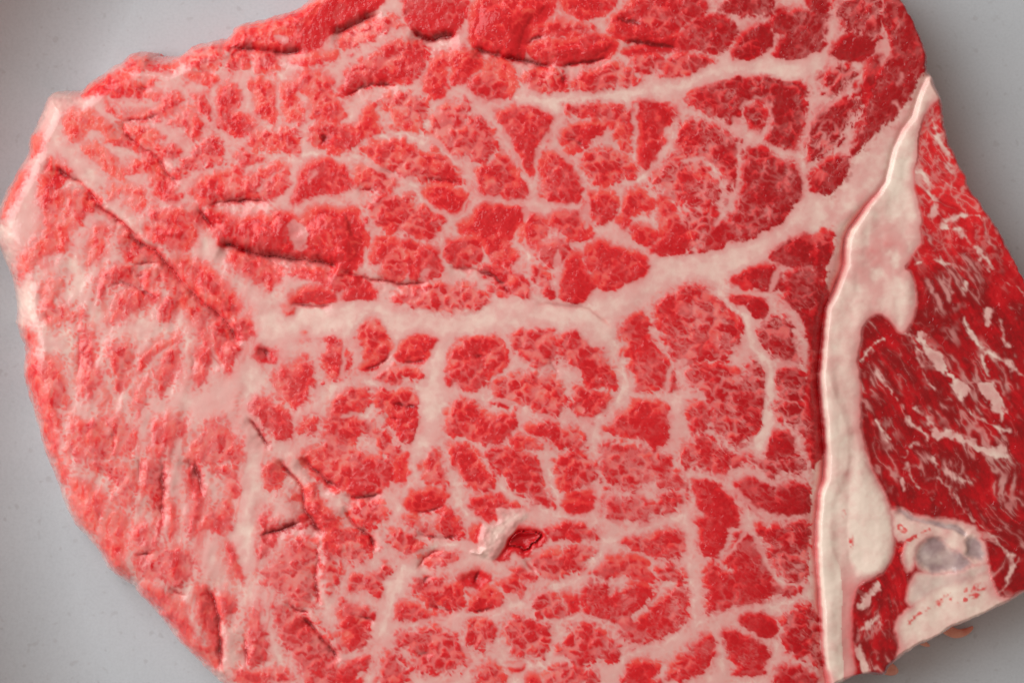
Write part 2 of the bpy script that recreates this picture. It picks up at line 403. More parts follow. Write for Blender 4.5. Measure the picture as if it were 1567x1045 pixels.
# folds and cracks: "depth width | x y ..."
FOLDS = {
'A': '''
12 9|240 750 300 800 360 830 430 905 455 950 500 985 560 1030 640 1090
10 6|560 540 570 610 650 680 730 730 770 810 830 850
9 6|900 930 960 1020 990 1060
10 6|950 940 1100 915 1240 925
5 5|560 548 660 552 740 530
6 5|870 330 950 335 1000 350
14 10|1030 205 1150 225 1270 240 1340 235 1400 225
6 5|1300 700 1340 720
8 6|1470 590 1500 640 1450 680
8 5|620 385 660 400 700 420
8 6|230 720 215 780 180 800
''',
'B': '''
18 8|600 215 700 252 840 270 920 292 980 308
10 7|1000 308 1100 292 1240 268
8 6|850 220 880 180 960 160
9 6|1290 182 1400 198 1567 222
16 10|-60 150 20 140 80 90 190 60
14 9|320 130 400 185 450 175 540 150
6 5|180 760 240 800 300 800
6 5|360 830 430 820 560 845
9 6|20 440 120 385 270 395
7 5|1260 90 1390 120
8 6|1030 400 1000 330
8 6|300 30 305 90
7 5|1030 640 1090 650 1120 700
6 5|60 870 180 880
''',
'D': '''
20 11|590 20 640 75 700 100 745 150 800 210 880 300 960 370 1040 425 1110 540
24 10|1000 60 1100 92 1200 128 1350 148 1480 152 1567 185
9 6|600 170 700 160 740 170
8 5|620 180 600 250
9 6|1130 860 1180 930 1240 1030
8 6|1320 355 1440 360 1540 352
8 7|1180 540 1230 570 1220 620
8 6|960 560 1030 660
9 6|600 230 680 215
6 5|500 265 600 255 720 320
7 6|360 470 370 600 350 700
7 6|520 910 530 1000 510 1045
6 5|890 560 880 680
8 6|210 370 230 460
8 6|720 180 730 270
8 6|1050 430 1080 500
''',
'E': '''
12 7|0 185 60 228 200 238 300 268 400 245
8 6|480 180 600 195 720 225 780 320
3 6|880 350 1050 362 1120 362 1190 410 1250 470
6 5|590 590 690 590
6 5|90 655 180 640 245 570
6 5|270 620 400 610
6 5|220 800 370 830
6 5|180 870 280 880
5 5|940 580 1010 690
''',
'G': '''
10 6|890 0 900 80 930 200
10 7|750 0 750 220 740 330
16 8|950 600 1000 700 1000 820 1015 1000
9 6|1120 800 1130 980
14 7|1270 10 1340 90 1390 150 1400 250 1450 330 1500 370
14 7|1380 0 1440 70 1567 160
12 7|1180 370 1300 340 1400 300
14 8|1380 730 1500 870 1567 950
9 6|1460 400 1450 600 1470 700
10 7|640 0 645 130
9 6|600 440 660 460 720 440
9 6|770 590 800 630 870 640
12 7|870 0 870 80
6 6|460 250 450 320
9 6|1300 660 1360 720 1430 720
''',
'H': '''
14 7|10 230 50 320 110 350 160 400 150 450
10 7|0 180 110 200 200 170
10 7|340 530 400 450 480 430
7 5|320 250 400 265 480 230
6 5|330 350 440 385 560 370
9 6|60 740 130 750 170 760
6 5|390 680 460 715 540 710
6 5|590 700 640 712 720 695
8 6|330 910 440 910
8 6|840 460 900 560
8 7|340 590 450 560
7 5|600 610 620 560 650 510
''',
}
# broad seams of fat that read as one band each: "label ; width | x y ..." (whole-surface coordinates)
SEAMS = [
 ('long white seam crossing the middle of the steak', 44, '415 500 470 492 540 488 620 490 700 490 760 480 830 478 880 488 915 505'),
 ('white seam climbing from the middle to the right fat', 40, '905 465 950 460 985 430 1020 410 1080 408 1130 390 1170 375 1210 350 1245 325'),
 ('white seam along the upper right', 30, '800 160 870 158 930 150 985 152 1030 130 1090 110 1150 105 1210 110 1250 95'),
 ('upright white seam below the middle seam', 30, '672 505 668 550 660 600 655 650 650 680'),
 ('pale seam running down the lower left', 26, '385 560 380 620 390 680 385 740 375 800 378 850'),
 ('upright seam in the lower right', 15, '1140 470 1150 520 1175 560 1180 620 1165 680 1165 720'),
 ('forked seam from the lower middle', 26, '585 960 590 920 600 890 640 870'),
]
OUTLINE = ('477 -8 457 8 433 18 393 30 358 35 353 48 343 60 328 60 297 68 278 80 263 87 247 88 230 87 222 81 213 82 197 83 180 97 163 103 '
 '153 115 133 127 120 142 113 145 77 145 68 153 62 173 52 198 42 213 42 233 33 250 20 273 10 290 -1 312 -6 335 -4 362 3 381 15 408 20 425 25 445 25 481 '
 '28 508 37 525 40 541 35 568 42 595 47 615 55 641 63 668 68 696 80 716 88 739 97 766 108 793 123 813 150 846 165 873 187 886 203 893 210 909 '
 '233 933 253 959 273 986 297 1009 317 1029 340 1050 400 1095 520 1125 700 1140 900 1140 1100 1130 1240 1118 1268 1075 1280 1052 1294 1046 1311 1036 1331 1035 1357 1037 1364 1023 1394 1001 1427 981 1471 957 1511 940 '
 '1566 915 1620 880 1660 800 1670 650 1640 540 1566 420 1554 395 1541 368 1529 348 1524 337 1508 317 1505 308 1487 288 1480 265 1466 242 1454 213 1449 187 1446 157 '
 '1437 130 1424 103 1422 87 1417 63 1407 43 1394 20 1386 0 1370 -30 1330 -62 1150 -90 900 -100 700 -85 560 -50')
# edge where the main muscle ends and its own strip of fat begins, top to bottom
MAIN_EDGE = '1423 96 1397 133 1381 167 1354 190 1327 213 1307 240 1291 273 1274 293 1257 300 1241 300 1252 325 1262 345 1272 362 1275 385 1264 410 1262 435 1266 458 1258 508 1254 548 1252 581 1256 631 1260 690 1246 710 1240 740 1238 780 1240 830 1238 900 1250 930 1258 980 1262 1045 1268 1120'
# the crack between that and the fat edge of the smaller muscle
CRACK = '1428 100 1414 130 1404 153 1397 180 1381 200 1369 227 1361 260 1357 277 1344 297 1327 317 1317 333 1303 352 1297 365 1295 388 1295 405 1284 435 1274 458 1267 471 1262 508 1259 548 1256 581 1261 631 1266 696 1264 733 1256 756 1252 796 1251 836 1254 883 1257 929 1259 979 1264 1023 1269 1045 1273 1130'
# outline of the fat of the smaller muscle (rim and body), whole-surface coordinates
SIDE_FAT = ('1428 100 1414 130 1404 153 1397 180 1381 200 1369 227 1361 260 1357 277 1344 297 1327 317 1317 333 1303 352 1297 365 1295 388 1295 405 1284 435 1274 458 1267 471 1262 508 1259 548 1256 581 1261 631 1266 696 1264 733 1256 756 1252 796 1251 836 1254 883 1257 929 1259 979 1264 1023 1269 1060 '
 '1292 1060 1310 1026 1304 1005 1304 930 1307 905 1318 890 1330 885 1355 874 1367 848 1369 812 1365 780 1354 755 1334 715 1325 690 1318 665 1317 626 1316 598 1314 565 1311 548 1316 528 1319 508 1327 488 1344 478 1364 492 1377 511 1390 505 1397 482 1404 458 1394 418 1381 411 1397 391 1410 368 1407 350 1412 335 1402 300 1397 270 1402 250 1404 220 1407 200 1420 165 1440 150 1449 170 1446 157 1437 130')
RIM_RIGHT = '1271 478 1269 508 1267 535 1268 561 1275 588 1283 611 1294 641 1300 660 1301 705 1299 716 1284 743 1274 769 1272 803 1277 843 1287 876 1289 913 1287 963 1289 1003 1292 1050'
LUMP = '1300 700 1318 700 1334 718 1354 755 1365 780 1369 812 1367 848 1355 874 1330 885 1316 890 1300 862 1296 820 1298 770'
GRISTLE = '1403 846 1417 828 1432 821 1449 828 1460 843 1478 853 1487 860 1485 867 1458 873 1440 876 1417 874 1403 860'
GRISTLE_SMALL = '1478 823 1492 823 1502 836 1506 853 1495 857 1478 851'
GRISTLE_BAND = '1380 782 1396 793 1412 801 1440 805 1460 806 1474 816'
TENDON = '1400 803 1425 810 1449 815 1467 824 1474 840'
CLEAR = '1389 917 1400 882 1414 878 1440 880 1467 873 1488 867 1508 862 1509 878 1485 890 1449 899 1425 910 1396 925'
BASE_FAT = '1364 1035 1372 1000 1376 985 1370 960 1378 938 1400 925 1420 895 1500 868 1514 880 1518 905 1535 915 1566 906 1640 860 1640 900 1566 922 1510 945 1460 968 1394 1008'
FLAP = '732 820 738 804 746 801 760 804 763 792 757 777 767 775 778 780 799 777 809 786 799 798 790 806 787 813 778 820 772 832 764 850 757 858 747 855 721 846 721 841 737 841'
PALE = '1361 774 1414 793 1467 798 1486 804 1500 823 1507 846 1506 864 1487 866 1465 850 1430 822 1412 832 1400 850 1396 874 1386 876 1379 850 1392 828 1368 825 1366 793'
# secondary web of fat between the bundles
WEB = {
'A': '''1280 350 1285 560 1385 600
720 375 860 420 975 420 1000 370
1000 610 1100 665 1200 720 1330 725 1480 705
1338 740 1335 900
970 420 975 560 1000 610
1130 430 1125 520''',
'B': '''630 490 700 560 760 660 820 740 860 800 880 930
400 610 520 745 595 800 620 885 680 915 840 930 900 930 1110 950
975 470 978 600 905 690 890 900
1000 690 1080 760 1120 850 1130 930
160 620 300 622 400 640
0 735 60 742 190 775 270 815 350 860
500 395 640 462 720 472 860 450 1000 460 1180 450 1400 425
1345 480 1345 600 1345 740
1545 560 1480 720 1400 800 1310 845
590 900 560 970 500 1000
850 950 840 1020
1130 940 1120 1045
330 880 420 960 520 1000''',
'C': '''260 640 270 760 262 880 180 990 150 1045
562 740 560 860 540 960
0 745 90 735 150 770 190 870
700 30 690 200 620 260''',
'D': '''320 0 360 200 420 350 440 470
440 470 620 470 830 450
850 470 860 700 850 860
470 500 480 700 580 780 690 870''',
'E': '''110 90 110 190 60 225
465 30 465 200 600 205
990 110 988 340
60 350 20 500 10 700
500 765 680 765 850 840 1000 890 1170 895 1290 760
1290 570 1300 780
1175 900 1160 1030
120 400 60 440
250 490 235 640 160 680
10 720 200 725 380 730
840 70 860 180 900 340
0 870 120 860''',
'F': '''140 260 270 400 320 500 330 570 410 620 400 760 380 900 340 1000
210 290 380 300 480 340 540 450 575 560
410 620 560 640
400 290 460 180
20 610 -60 640 -80 760
0 800 10 930 60 990''',
'G': '''1140 620 1240 820 1300 970
790 350 860 420
900 560 1000 600 1090 640''',
'H': '''0 930 160 880 240 680 270 560 300 480
240 795 430 762 560 722 740 720 860 660 1000 600 1110 560 1190 440
722 900 728 760
560 722 570 900 620 960
960 765 1050 745 1240 760
480 140 560 250 620 330
350 0 300 150 250 250
720 130 850 235 1000 275 1180 305 1400 325 1567 280
955 60 1000 200
1180 305 1200 420 1380 340
1290 900 1300 1010
1280 915 1400 905 1540 830 1567 780
720 960 930 960
580 960 600 1045
300 480 400 430 560 400''',
'I': '''0 180 20 340 40 560 60 760
20 90 200 90 310 265 540 290
200 470 290 370 320 290
300 265 335 370 400 540 470 600
60 780 200 715 400 695 560 655
150 820 200 1000
440 850 410 960''',
}

# ---------------------------------------------------------------- numeric helpers
RNG = np.random.default_rng(7)
TAB = [RNG.random((256, 256)).astype(np.float32) for _ in range(12)]

def vnoise(u, v, k):
    t = TAB[k % 12]
    iu = np.floor(u).astype(np.int32); iv = np.floor(v).astype(np.int32)
    fu = (u - iu).astype(np.float32); fv = (v - iv).astype(np.float32)
    fu = fu * fu * (3 - 2 * fu); fv = fv * fv * (3 - 2 * fv)
    a, b = iu & 255, (iu + 1) & 255
    c, d = iv & 255, (iv + 1) & 255
    return ((t[a, c] * (1 - fu) + t[b, c] * fu) * (1 - fv) + (t[a, d] * (1 - fu) + t[b, d] * fu) * fv) * 2 - 1

def fbm(u, v, k, octaves=3):
    s = 0; amp = 1.0; tot = 0
    for o in range(octaves):
        s = s + amp * vnoise(u * 2 ** o + 17.3 * o, v * 2 ** o + 9.1 * o, k + o)
        tot += amp; amp *= 0.55
    return s / tot

def worley(u, v, k):
    ta, tb = TAB[k % 12], TAB[(k + 5) % 12]
    iu = np.floor(u).astype(np.int32); iv = np.floor(v).astype(np.int32)
    f1 = np.full(u.shape, 9.0, np.float32); f2 = f1.copy(); cid = np.zeros(u.shape, np.float32); ox = cid.copy(); oy = cid.copy(); tc_ = TAB[(k + 7) % 12]
    for di in (-1, 0, 1):
        for dj in (-1, 0, 1):
            a = iu + di; b = iv + dj
            dx = a + ta[a & 255, b & 255] - u; dy = b + tb[a & 255, b & 255] - v
            d = np.sqrt(dx * dx + dy * dy).astype(np.float32)
            nw = d < f1
            cid = np.where(nw, tc_[a & 255, b & 255], cid); ox = np.where(nw, -dx, ox); oy = np.where(nw, -dy, oy)
            f2 = np.minimum(f2, np.maximum(f1, d)); f1 = np.minimum(f1, d)
    return f1, f2, cid, ox, oy

def sstep(a, b, x):
    t = np.clip((x - a) / (b - a), 0, 1)
    return t * t * (3 - 2 * t)

def pts_of(text, off=(0, 0), sc=1.0):
    a = np.array([float(w) for w in text.split()]).reshape(-1, 2)
    return a * sc + np.array(off)

def chaikin(p, closed=True, n=1):
    for _ in range(n):
        q = np.roll(p, -1, 0) if closed else p[1:]
        b = p if closed else p[:-1]
        r = np.empty((2 * len(b), 2)); r[0::2] = 0.75 * b + 0.25 * q; r[1::2] = 0.25 * b + 0.75 * q
        p = r if closed else np.vstack([p[:1], r, p[-1:]])
    return p

def seg_dist2(X, Y, a, b):
    d = b - a
    t = np.clip(((X - a[0]) * d[0] + (Y - a[1]) * d[1]) / (d @ d + 1e-9), 0, 1)
    return (X - a[0] - t * d[0]) ** 2 + (Y - a[1] - t * d[1]) ** 2

def poly_sdf(X, Y, p):
    d2 = np.full(X.shape, 1e9); ins = np.zeros(X.shape, bool)
    for i in range(len(p)):
        a, b = p[i], p[(i + 1) % len(p)]
        d2 = np.minimum(d2, seg_dist2(X, Y, a, b))
        if a[1] != b[1]:
            ins ^= ((a[1] > Y) != (b[1] > Y)) & (X < (b[0] - a[0]) * (Y - a[1]) / (b[1] - a[1]) + a[0])
    d = np.sqrt(d2)
    return np.where(ins, d, -d)

def line_dist(X, Y, p):
    d2 = np.full(X.shape, 1e9)
    for i in range(len(p) - 1):
        d2 = np.minimum(d2, seg_dist2(X, Y, p[i], p[i + 1]))
    return np.sqrt(d2)

def line_dist_t(X, Y, p):
    d2 = np.full(X.shape, 1e9); t_out = np.zeros(X.shape); sg = np.zeros(X.shape)
    seg = np.linalg.norm(np.diff(p, axis=0), axis=1); acc = np.concatenate([[0], np.cumsum(seg)])
    for i in range(len(p) - 1):
        a, b = p[i], p[i + 1]; d = b - a
        t = np.clip(((X - a[0]) * d[0] + (Y - a[1]) * d[1]) / (d @ d + 1e-9), 0, 1)
        e = (X - a[0] - t * d[0]) ** 2 + (Y - a[1] - t * d[1]) ** 2
        w = e < d2
        d2 = np.where(w, e, d2); t_out = np.where(w, acc[i] + t * seg[i], t_out); sg = np.where(w, np.sign(d[0] * (Y - a[1]) - d[1] * (X - a[0])), sg)
    return np.sqrt(d2), t_out, acc[-1], sg

def blur(a, r, n=2):
    for _ in range(n):
        for ax in (0, 1):
            c = np.cumsum(np.pad(a, [(r + 1, r) if i == ax else (0, 0) for i in (0, 1)], mode='edge'), axis=ax, dtype=np.float64)
            m = a.shape[ax]
            a = (np.take(c, range(2 * r + 1, 2 * r + 1 + m), ax) - np.take(c, range(0, m), ax)) / (2 * r + 1)
    return a

# ---------------------------------------------------------------- surface lattice
G = 1.5
gx = np.arange(-24, 1676, G); gy = np.arange(-108, 1148, G)
X, Y = np.meshgrid(gx, gy)
NY, NX = X.shape
# ragged warp of every traced outline
wx = 5.0 * fbm(X / 26, Y / 26, 0, 2) + 3.6 * fbm(X / 8.5, Y / 8.5, 2, 2)
wy = 5.0 * fbm(X / 26 + 40, Y / 26 + 7, 4, 2) + 3.6 * fbm(X / 8.5 + 11, Y / 8.5 + 3, 6, 2)
XW, YW = X + wx, Y + wy
XS, YS = X + 0.5 * fbm(X / 14, Y / 14, 8, 2) * 3, Y + 0.5 * fbm(X / 14, Y / 14, 9, 2) * 3

def window(p, m):
    i0 = max(0, int((p[:, 0].min() - m - gx[0]) / G)); i1 = min(NX, int((p[:, 0].max() + m - gx[0]) / G) + 2)
    j0 = max(0, int((p[:, 1].min() - m - gy[0]) / G)); j1 = min(NY, int((p[:, 1].max() + m - gy[0]) / G) + 2)
    return (slice(j0, j1), slice(i0, i1)) if i1 > i0 and j1 > j0 else None

def local_sdf(p, m, xa, ya, far=-40.0):
    out = np.full(X.shape, far)
    w = window(p, m)
    if w: out[w] = np.maximum(poly_sdf(xa[w], ya[w], p), far)
    return out

def local_line(p, m, xa, ya):
    out = np.full(X.shape, 1e3)
    w = window(p, m)
    if w: out[w] = line_dist(xa[w], ya[w], p)
    return out

P_OUT = chaikin(pts_of(OUTLINE))
D_OUT = poly_sdf(X + 0.35 * wx, Y + 0.35 * wy, P_OUT) + 2 + 15 * np.clip((W0 - X) / W0, 0, 1) + 4 * np.clip((X - W0) / W0, 0, 1)
crack = pts_of(CRACK)
side_poly = np.vstack([crack, [[1273, 1300], [2200, 1300], [2200, -300], [1440, 60]]])
D_SIDE = poly_sdf(X + 0.15 * wx, Y + 0.1 * wy, side_poly)          # > 0 in the smaller right-hand muscle
main_poly = np.vstack([[[1423, -400]], pts_of(MAIN_EDGE), [[1268, 1400], [-300, 1400], [-300, -400]]])
D_MAIN = poly_sdf(X + 0.5 * wx, Y + 0.4 * wy, main_poly)

# ---------------------------------------------------------------- lean bundles of the main muscle
SD = np.full(X.shape, -40.0); ID = np.zeros(X.shape, np.int32)
TONE = np.full(X.shape, 4.0); MARB = np.full(X.shape, 4.0); BULGE = np.zeros(X.shape)
nb = 0
for sheet, text in BUNDLES.items():
    for line in text.strip().splitlines():
        head, body = line.split('|')
        tone, marb, bul = [float(w) for w in head.split()]
        p = chaikin(pts_of(body, SHEET[sheet], 1 / 3.0))
        w = window(p, 44)
        if w is None: continue
        nb += 1
        d = np.maximum(poly_sdf(XW[w], YW[w], p), -40)
        win = d > SD[w]
        SD[w] = np.where(win, d, SD[w])
        inside = win & (d > -8)
        TONE[w] = np.where(inside, tone, TONE[w]); MARB[w] = np.where(inside, marb, MARB[w])
        ID[w] = np.where(win & (d > 0), nb, ID[w])
        smooth = 1 - np.exp(-(np.maximum(d, 0) / (9.0 if bul < 1.5 else 17.0)) ** (1.0 if bul < 1.5 else 1.5))
        BULGE[w] = np.where(win, bul * smooth, BULGE[w])
TONE = blur(TONE, 3); MARB = blur(MARB, 3); BULGE = blur(BULGE, 1)
SD = np.minimum(SD, D_MAIN)
n1 = fbm(X / 60, Y / 60, 1, 3)
n2 = fbm(X / 22, Y / 22, 3, 3)
n3 = fbm(X / 7, Y / 7, 5, 2)
leftness = sstep(620, 120, X) * sstep(250, 500, Y + 0.15 * X)

# lobules: small cells with fatty joints, drawn out along the fibres on the left
xa, ya = X + 8 * n2 + 5 * n3, Y + 8 * fbm(X / 22 + 9, Y / 22 + 31, 6, 3) + 5 * fbm(X / 7, Y / 7, 8, 2)
ca, sa = math.cos(0.25), math.sin(0.25)
rlow = sstep(900, 1080, X) * sstep(380, 480, Y)
rtop = sstep(1150, 1260, X) * sstep(330, 250, Y)
mid_w = np.clip(1 - leftness - rlow - rtop, 0, 1)
def lobules(deg, lu, lv, k):
    c_, s_ = math.cos(math.radians(deg)), math.sin(math.radians(deg))
    f1, f2, ci, ox, oy = worley((xa * c_ + ya * s_) / lu, (ya * c_ - xa * s_) / lv, k)
    px, py = ox * lu, oy * lv                      # back to surface axes
    sx, sy = px * c_ - py * s_, px * s_ + py * c_
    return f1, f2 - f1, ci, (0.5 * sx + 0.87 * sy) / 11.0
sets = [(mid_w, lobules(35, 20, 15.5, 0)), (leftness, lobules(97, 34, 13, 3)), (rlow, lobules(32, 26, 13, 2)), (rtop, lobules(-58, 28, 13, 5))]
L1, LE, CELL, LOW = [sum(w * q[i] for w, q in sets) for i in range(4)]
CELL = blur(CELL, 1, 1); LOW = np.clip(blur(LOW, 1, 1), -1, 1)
xh, yh = X + 3.5 * n3 + 4 * n2, Y + 3.5 * fbm(X / 7 + 5, Y / 7 + 2, 10, 2) - 4 * n2
h1, h2, hc, hx, hy = worley(xh / 8.5, yh / 8.0, 6)
brk = fbm(X / 34, Y / 34, 7, 3)
n5 = fbm(X / 4.0, Y / 4.0, 11, 2)
rightness = sstep(850, 1150, X)
# joints notch the rim of a bundle deeply and fade towards its middle
SEAMD = np.full(X.shape, -40.0); SEAM = np.zeros(X.shape, np.int32)
for k, (lab, wid, body) in enumerate(SEAMS):
    p = chaikin(pts_of(body), False, 2)
    w = window(p, 60)
    d = wid * (0.43 + 0.26 * vnoise(X[w] / 70, Y[w] / 70, 2)) - line_dist(XW[w], YW[w], p)
    SEAM[w] = np.where((d > 0) & (d > SEAMD[w]), k + 1, SEAM[w]); SEAMD[w] = np.maximum(SEAMD[w], d)
smear = sstep(620, 230, X + 0.25 * (Y - 300)) 
mk = np.clip(MARB / 5.0, 0, 1.6)
def along(deg, lu, lv, k, oc=3):
    c_, s_ = math.cos(math.radians(deg)), math.sin(math.radians(deg))
    return fbm((xh * c_ + yh * s_) / lu, (yh * c_ - xh * s_) / lv, k, oc)
def grainfield(lu, lv, k, oc=3):
    return (mid_w * along(55, lu * 0.8, lv * 1.2, k, oc) + leftness * along(97, lu * 1.5, lv, k + 1, oc)
            + rlow * along(32, lu * 1.2, lv * 0.9, k + 2, oc) + rtop * along(-58, lu * 1.2, lv * 0.9, k + 3, oc))
na = grainfield(17, 10, 1)
rid = np.abs(grainfield(26, 13, 5))
pick = sstep(-0.35, 0.35, fbm(X / 30 + 3, Y / 30 + 8, 1, 2) + 0.08 * (MARB - 4))
pick2 = sstep(-0.10, 0.5, fbm(X / 18 + 1, Y / 18 + 5, 3, 2) + 0.06 * (MARB - 4))
# fibres run obliquely under the cut: each lobule ends sharply below and sinks softly into fat above
wid = np.clip(0.48 - 0.22 * LOW, 0.26, 0.8)
lobe = sstep(-0.02, wid * (0.7 + 0.5 * pick), LE + 0.10 * n3 + 0.07 * n5 + 0.02)
widh = np.clip(0.45 - 0.25 * hy, 0.25, 0.7)
lobeh = sstep(0.0, widh, h2 - h1 + 0.10 * n5)
near = np.exp(-np.maximum(SD, 0) / (7.0 + 2.0 * MARB))
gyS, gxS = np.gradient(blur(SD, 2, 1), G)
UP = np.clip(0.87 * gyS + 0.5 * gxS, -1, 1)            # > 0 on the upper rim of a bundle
vein = (1 - sstep(0.01, 0.10, rid)) * pick2
fern = (1 - sstep(0.012, 0.15, np.abs(na + 0.05))) * (0.35 + 0.65 * near)
SDE = SD + 7.5 - 3.5 * leftness - 8.0 * sstep(-6, 2, SEAMD) + mk * (7.0 * (na - 0.08) - 5.5 * (1 - lobe) * near - 3.0 * fern - 3.0 * (1 - lobeh) * near * pick2)
soft = 2.6 + 1.8 * np.clip(UP, -0.7, 1) + 0.7 * n2 - 0.5 * rightness + 1.4 * leftness
LEAN = sstep(-soft, soft + 1.8 + 2.0 * np.maximum(UP, 0), SDE)
inner = sstep(-2, 5, SD)
LEAN = np.maximum(LEAN, inner * np.clip(0.40 - 0.08 * mk + 0.2 * n2 - 0.12 * rightness, 0, 1))
cutj = np.clip(0.46 * (1 - lobe) * (0.12 + 0.88 * pick) + 0.38 * fern * (0.3 + 0.7 * pick2) * (1 - 0.35 * smear) + (0.18 + 0.25 * smear) * (1 - lobeh) * pick2 + 0.45 * vein * rightness, 0, 0.8)
LEAN = LEAN * (1 - cutj * np.clip(mk, 0.12, 1.25)) * (1 - 0.26 * leftness - 0.10 * smear)
LEAN = np.maximum(LEAN, sstep(1, 8, SD) * np.clip(0.70 - 0.18 * pick * mk - 0.20 * rightness + 0.25 * n2 - 0.20 * leftness, 0.12, 0.80))
grl = along(97, 14, 4.2, 7, 2)
LEAN = np.clip(LEAN * (1 + 0.75 * grl * smear) + 0.10 * smear * inner, 0, 1)

# crumbs of lean scattered through the narrower fat
fill = sstep(0.50, 0.18, h1) * sstep(0.0, 0.5, fbm(X / 18, Y / 18, 9, 3) + 0.35 * leftness + 0.15) * sstep(-26, -2, SD) * sstep(2, -8, SEAMD)
LEAN = np.maximum(LEAN, 0.62 * fill * (0.7 + 0.5 * leftness))

# ---------------------------------------------------------------- right-hand muscle
p_ = pts_of(SIDE_FAT); p_[1:30, 0] -= 70
P_FAT = chaikin(p_); P_BASE = chaikin(pts_of(BASE_FAT))
xb, yb = X + 0.8 * wx, Y + 0.8 * wy
D_FAT = local_sdf(P_FAT, 60, X + 0.45 * wx, Y + 0.45 * wy)
D_BASE = local_sdf(P_BASE, 60, xb, yb)
D_LUMP = local_sdf(chaikin(pts_of(LUMP)), 40, XS, YS)
D_GRI = local_sdf(chaikin(pts_of(GRISTLE)), 40, XS + 0.3 * wx, YS + 0.3 * wy)
D_GR2 = local_sdf(chaikin(pts_of(GRISTLE_SMALL)), 40, XS, YS)
D_GRB = 5.0 - local_line(chaikin(pts_of(GRISTLE_BAND), False), 40, XS, YS)
D_TEN = 7.0 - local_line(chaikin(pts_of(TENDON), False), 40, XS, YS)
D_CLR = local_sdf(chaikin(pts_of(CLEAR)), 40, XS, YS)
D_FLAP = local_sdf(chaikin(pts_of(FLAP)), 40, X + 0.5 * wx, Y + 0.5 * wy)
D_PALE = local_sdf(chaikin(pts_of(PALE)), 40, xb, yb)
sideL = np.minimum(D_SIDE, -np.maximum.reduce([D_FAT, D_BASE, D_GRI + 6, D_GR2 + 6, D_GRB, D_TEN, D_CLR + 5, D_BASE + 1, D_PALE + 2]))
ang = math.radians(57) + 0.22 * fbm(X / 130, Y / 130, 10, 2)
cu, su = np.cos(ang), np.sin(ang)
ub, vb = (X - 1420) * cu + (Y - 600) * su, (Y - 600) * cu - (X - 1420) * su
ub = ub + 6 * n2; vb = vb + 3.5 * n2 + 2.2 * n3 + 10 * fbm(X / 110, Y / 110, 4, 2)
k3, k4, kc, _, _ = worley(ub / 15, vb / 7, 9)
sbr = fbm(X / 45, Y / 45, 2, 3)
tip = sstep(460, 300, Y)
fl = fbm(ub / 34, vb / 7.5, 3, 3) + 0.40 * sbr
fl2 = np.abs(fbm(ub / 52, vb / 14, 7, 3))
fl3 = np.abs(fbm(ub / 26, vb / 9, 9, 2))
svein = np.maximum(0.85 * sstep(0.40, 0.74, fl + 0.14 * tip), 0.75 * (1 - sstep(0.01, 0.11, fl2)) * sstep(-0.2, 0.3, sbr))
svein = np.maximum(svein, 0.30 * (1 - sstep(0.01, 0.10, fl3)) * sstep(0.0, 0.45, n2))
svein = np.maximum(svein, tip * 0.7 * (1 - sstep(0.01, 0.11, rid)))
svein = 0.5 * svein + 0.5 * blur(svein, 1, 2)
SLEAN = sstep(-3, 4, np.minimum(sideL, D_SIDE - 8)) * (1 - 0.9 * svein)
in_side = D_SIDE > 0
LEAN = np.where(in_side, SLEAN, LEAN)
SD = np.where(in_side, sideL, SD)
TONE = np.where(in_side, 7.2 + 1.6 * n1 - 2.5 * tip, TONE)

rim_poly = np.vstack([pts_of(RIM_RIGHT), [[1292, 1300], [1100, 1300], [1100, 471]]])
D_RIM = poly_sdf(X + 0.25 * wx, Y + 0.2 * wy, rim_poly)
# strands of fat and painted window glints over the lean
STR_GLINT = np.zeros(X.shape)
for sheet, text in STRANDS_AND_GLINTS.items():
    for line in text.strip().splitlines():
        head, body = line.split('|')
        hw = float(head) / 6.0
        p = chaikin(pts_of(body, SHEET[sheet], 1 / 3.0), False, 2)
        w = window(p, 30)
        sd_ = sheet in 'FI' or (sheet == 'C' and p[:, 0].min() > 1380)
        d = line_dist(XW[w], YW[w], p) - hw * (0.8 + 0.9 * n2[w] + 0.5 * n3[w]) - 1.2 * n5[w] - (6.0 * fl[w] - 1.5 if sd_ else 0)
        STR_GLINT[w] = np.maximum(STR_GLINT[w], (1 - sstep(-3.5, 3.5, d)) * (0.88 + 0.2 * n3[w]))
STR_GLINT = np.clip(STR_GLINT, 0, 1)
LEAN = LEAN * (1 - STR_GLINT)
WEBM = np.zeros(X.shape)
for sheet, text in WEB.items():
    for line in text.strip().splitlines():
        p = chaikin(pts_of(line, SHEET[sheet], 1 / 3.0), False, 2)
        w = window(p, 30)
        d, t, ln, _ = line_dist_t(XW[w], YW[w], p)
        d = d - (3.0 + 2.2 * n2[w] + 1.2 * n3[w] - 4.0 * smear[w] * (0.5 - n2[w])) * sstep(-8, 10, np.minimum(t, ln - t))
        WEBM[w] = np.maximum(WEBM[w], 1 - sstep(-2.0, 3.2, d))
LEAN = LEAN * (1 - 0.9 * WEBM * (~in_side))
HOLE = BULGE < -1.2
flapm = sstep(-2, 2, D_FLAP)
LEAN = LEAN * (1 - flapm)
# marbling blush inside the fat: faint lean threads, strongest on the left
thread = sstep(-0.1, 0.7, fbm(xa / 8, ya / (9 + 20 * leftness), 4, 3)) * (0.20 + 0.55 * leftness) * sstep(-30, 0, SD) * (1 - 0.7 * sstep(-4, 6, SEAMD))
LEAN = np.maximum(LEAN, np.where(in_side, 0, thread * (1 - flapm) * (1 - STR_GLINT)))

skin = 0.75 * sstep(26, 6, D_OUT) * sstep(130, 60, Y - 0.02 * X) * sstep(130, 200, X) * sstep(-0.6, 0.2, n2)
LEAN = np.maximum(LEAN, np.where(in_side, 0, skin))
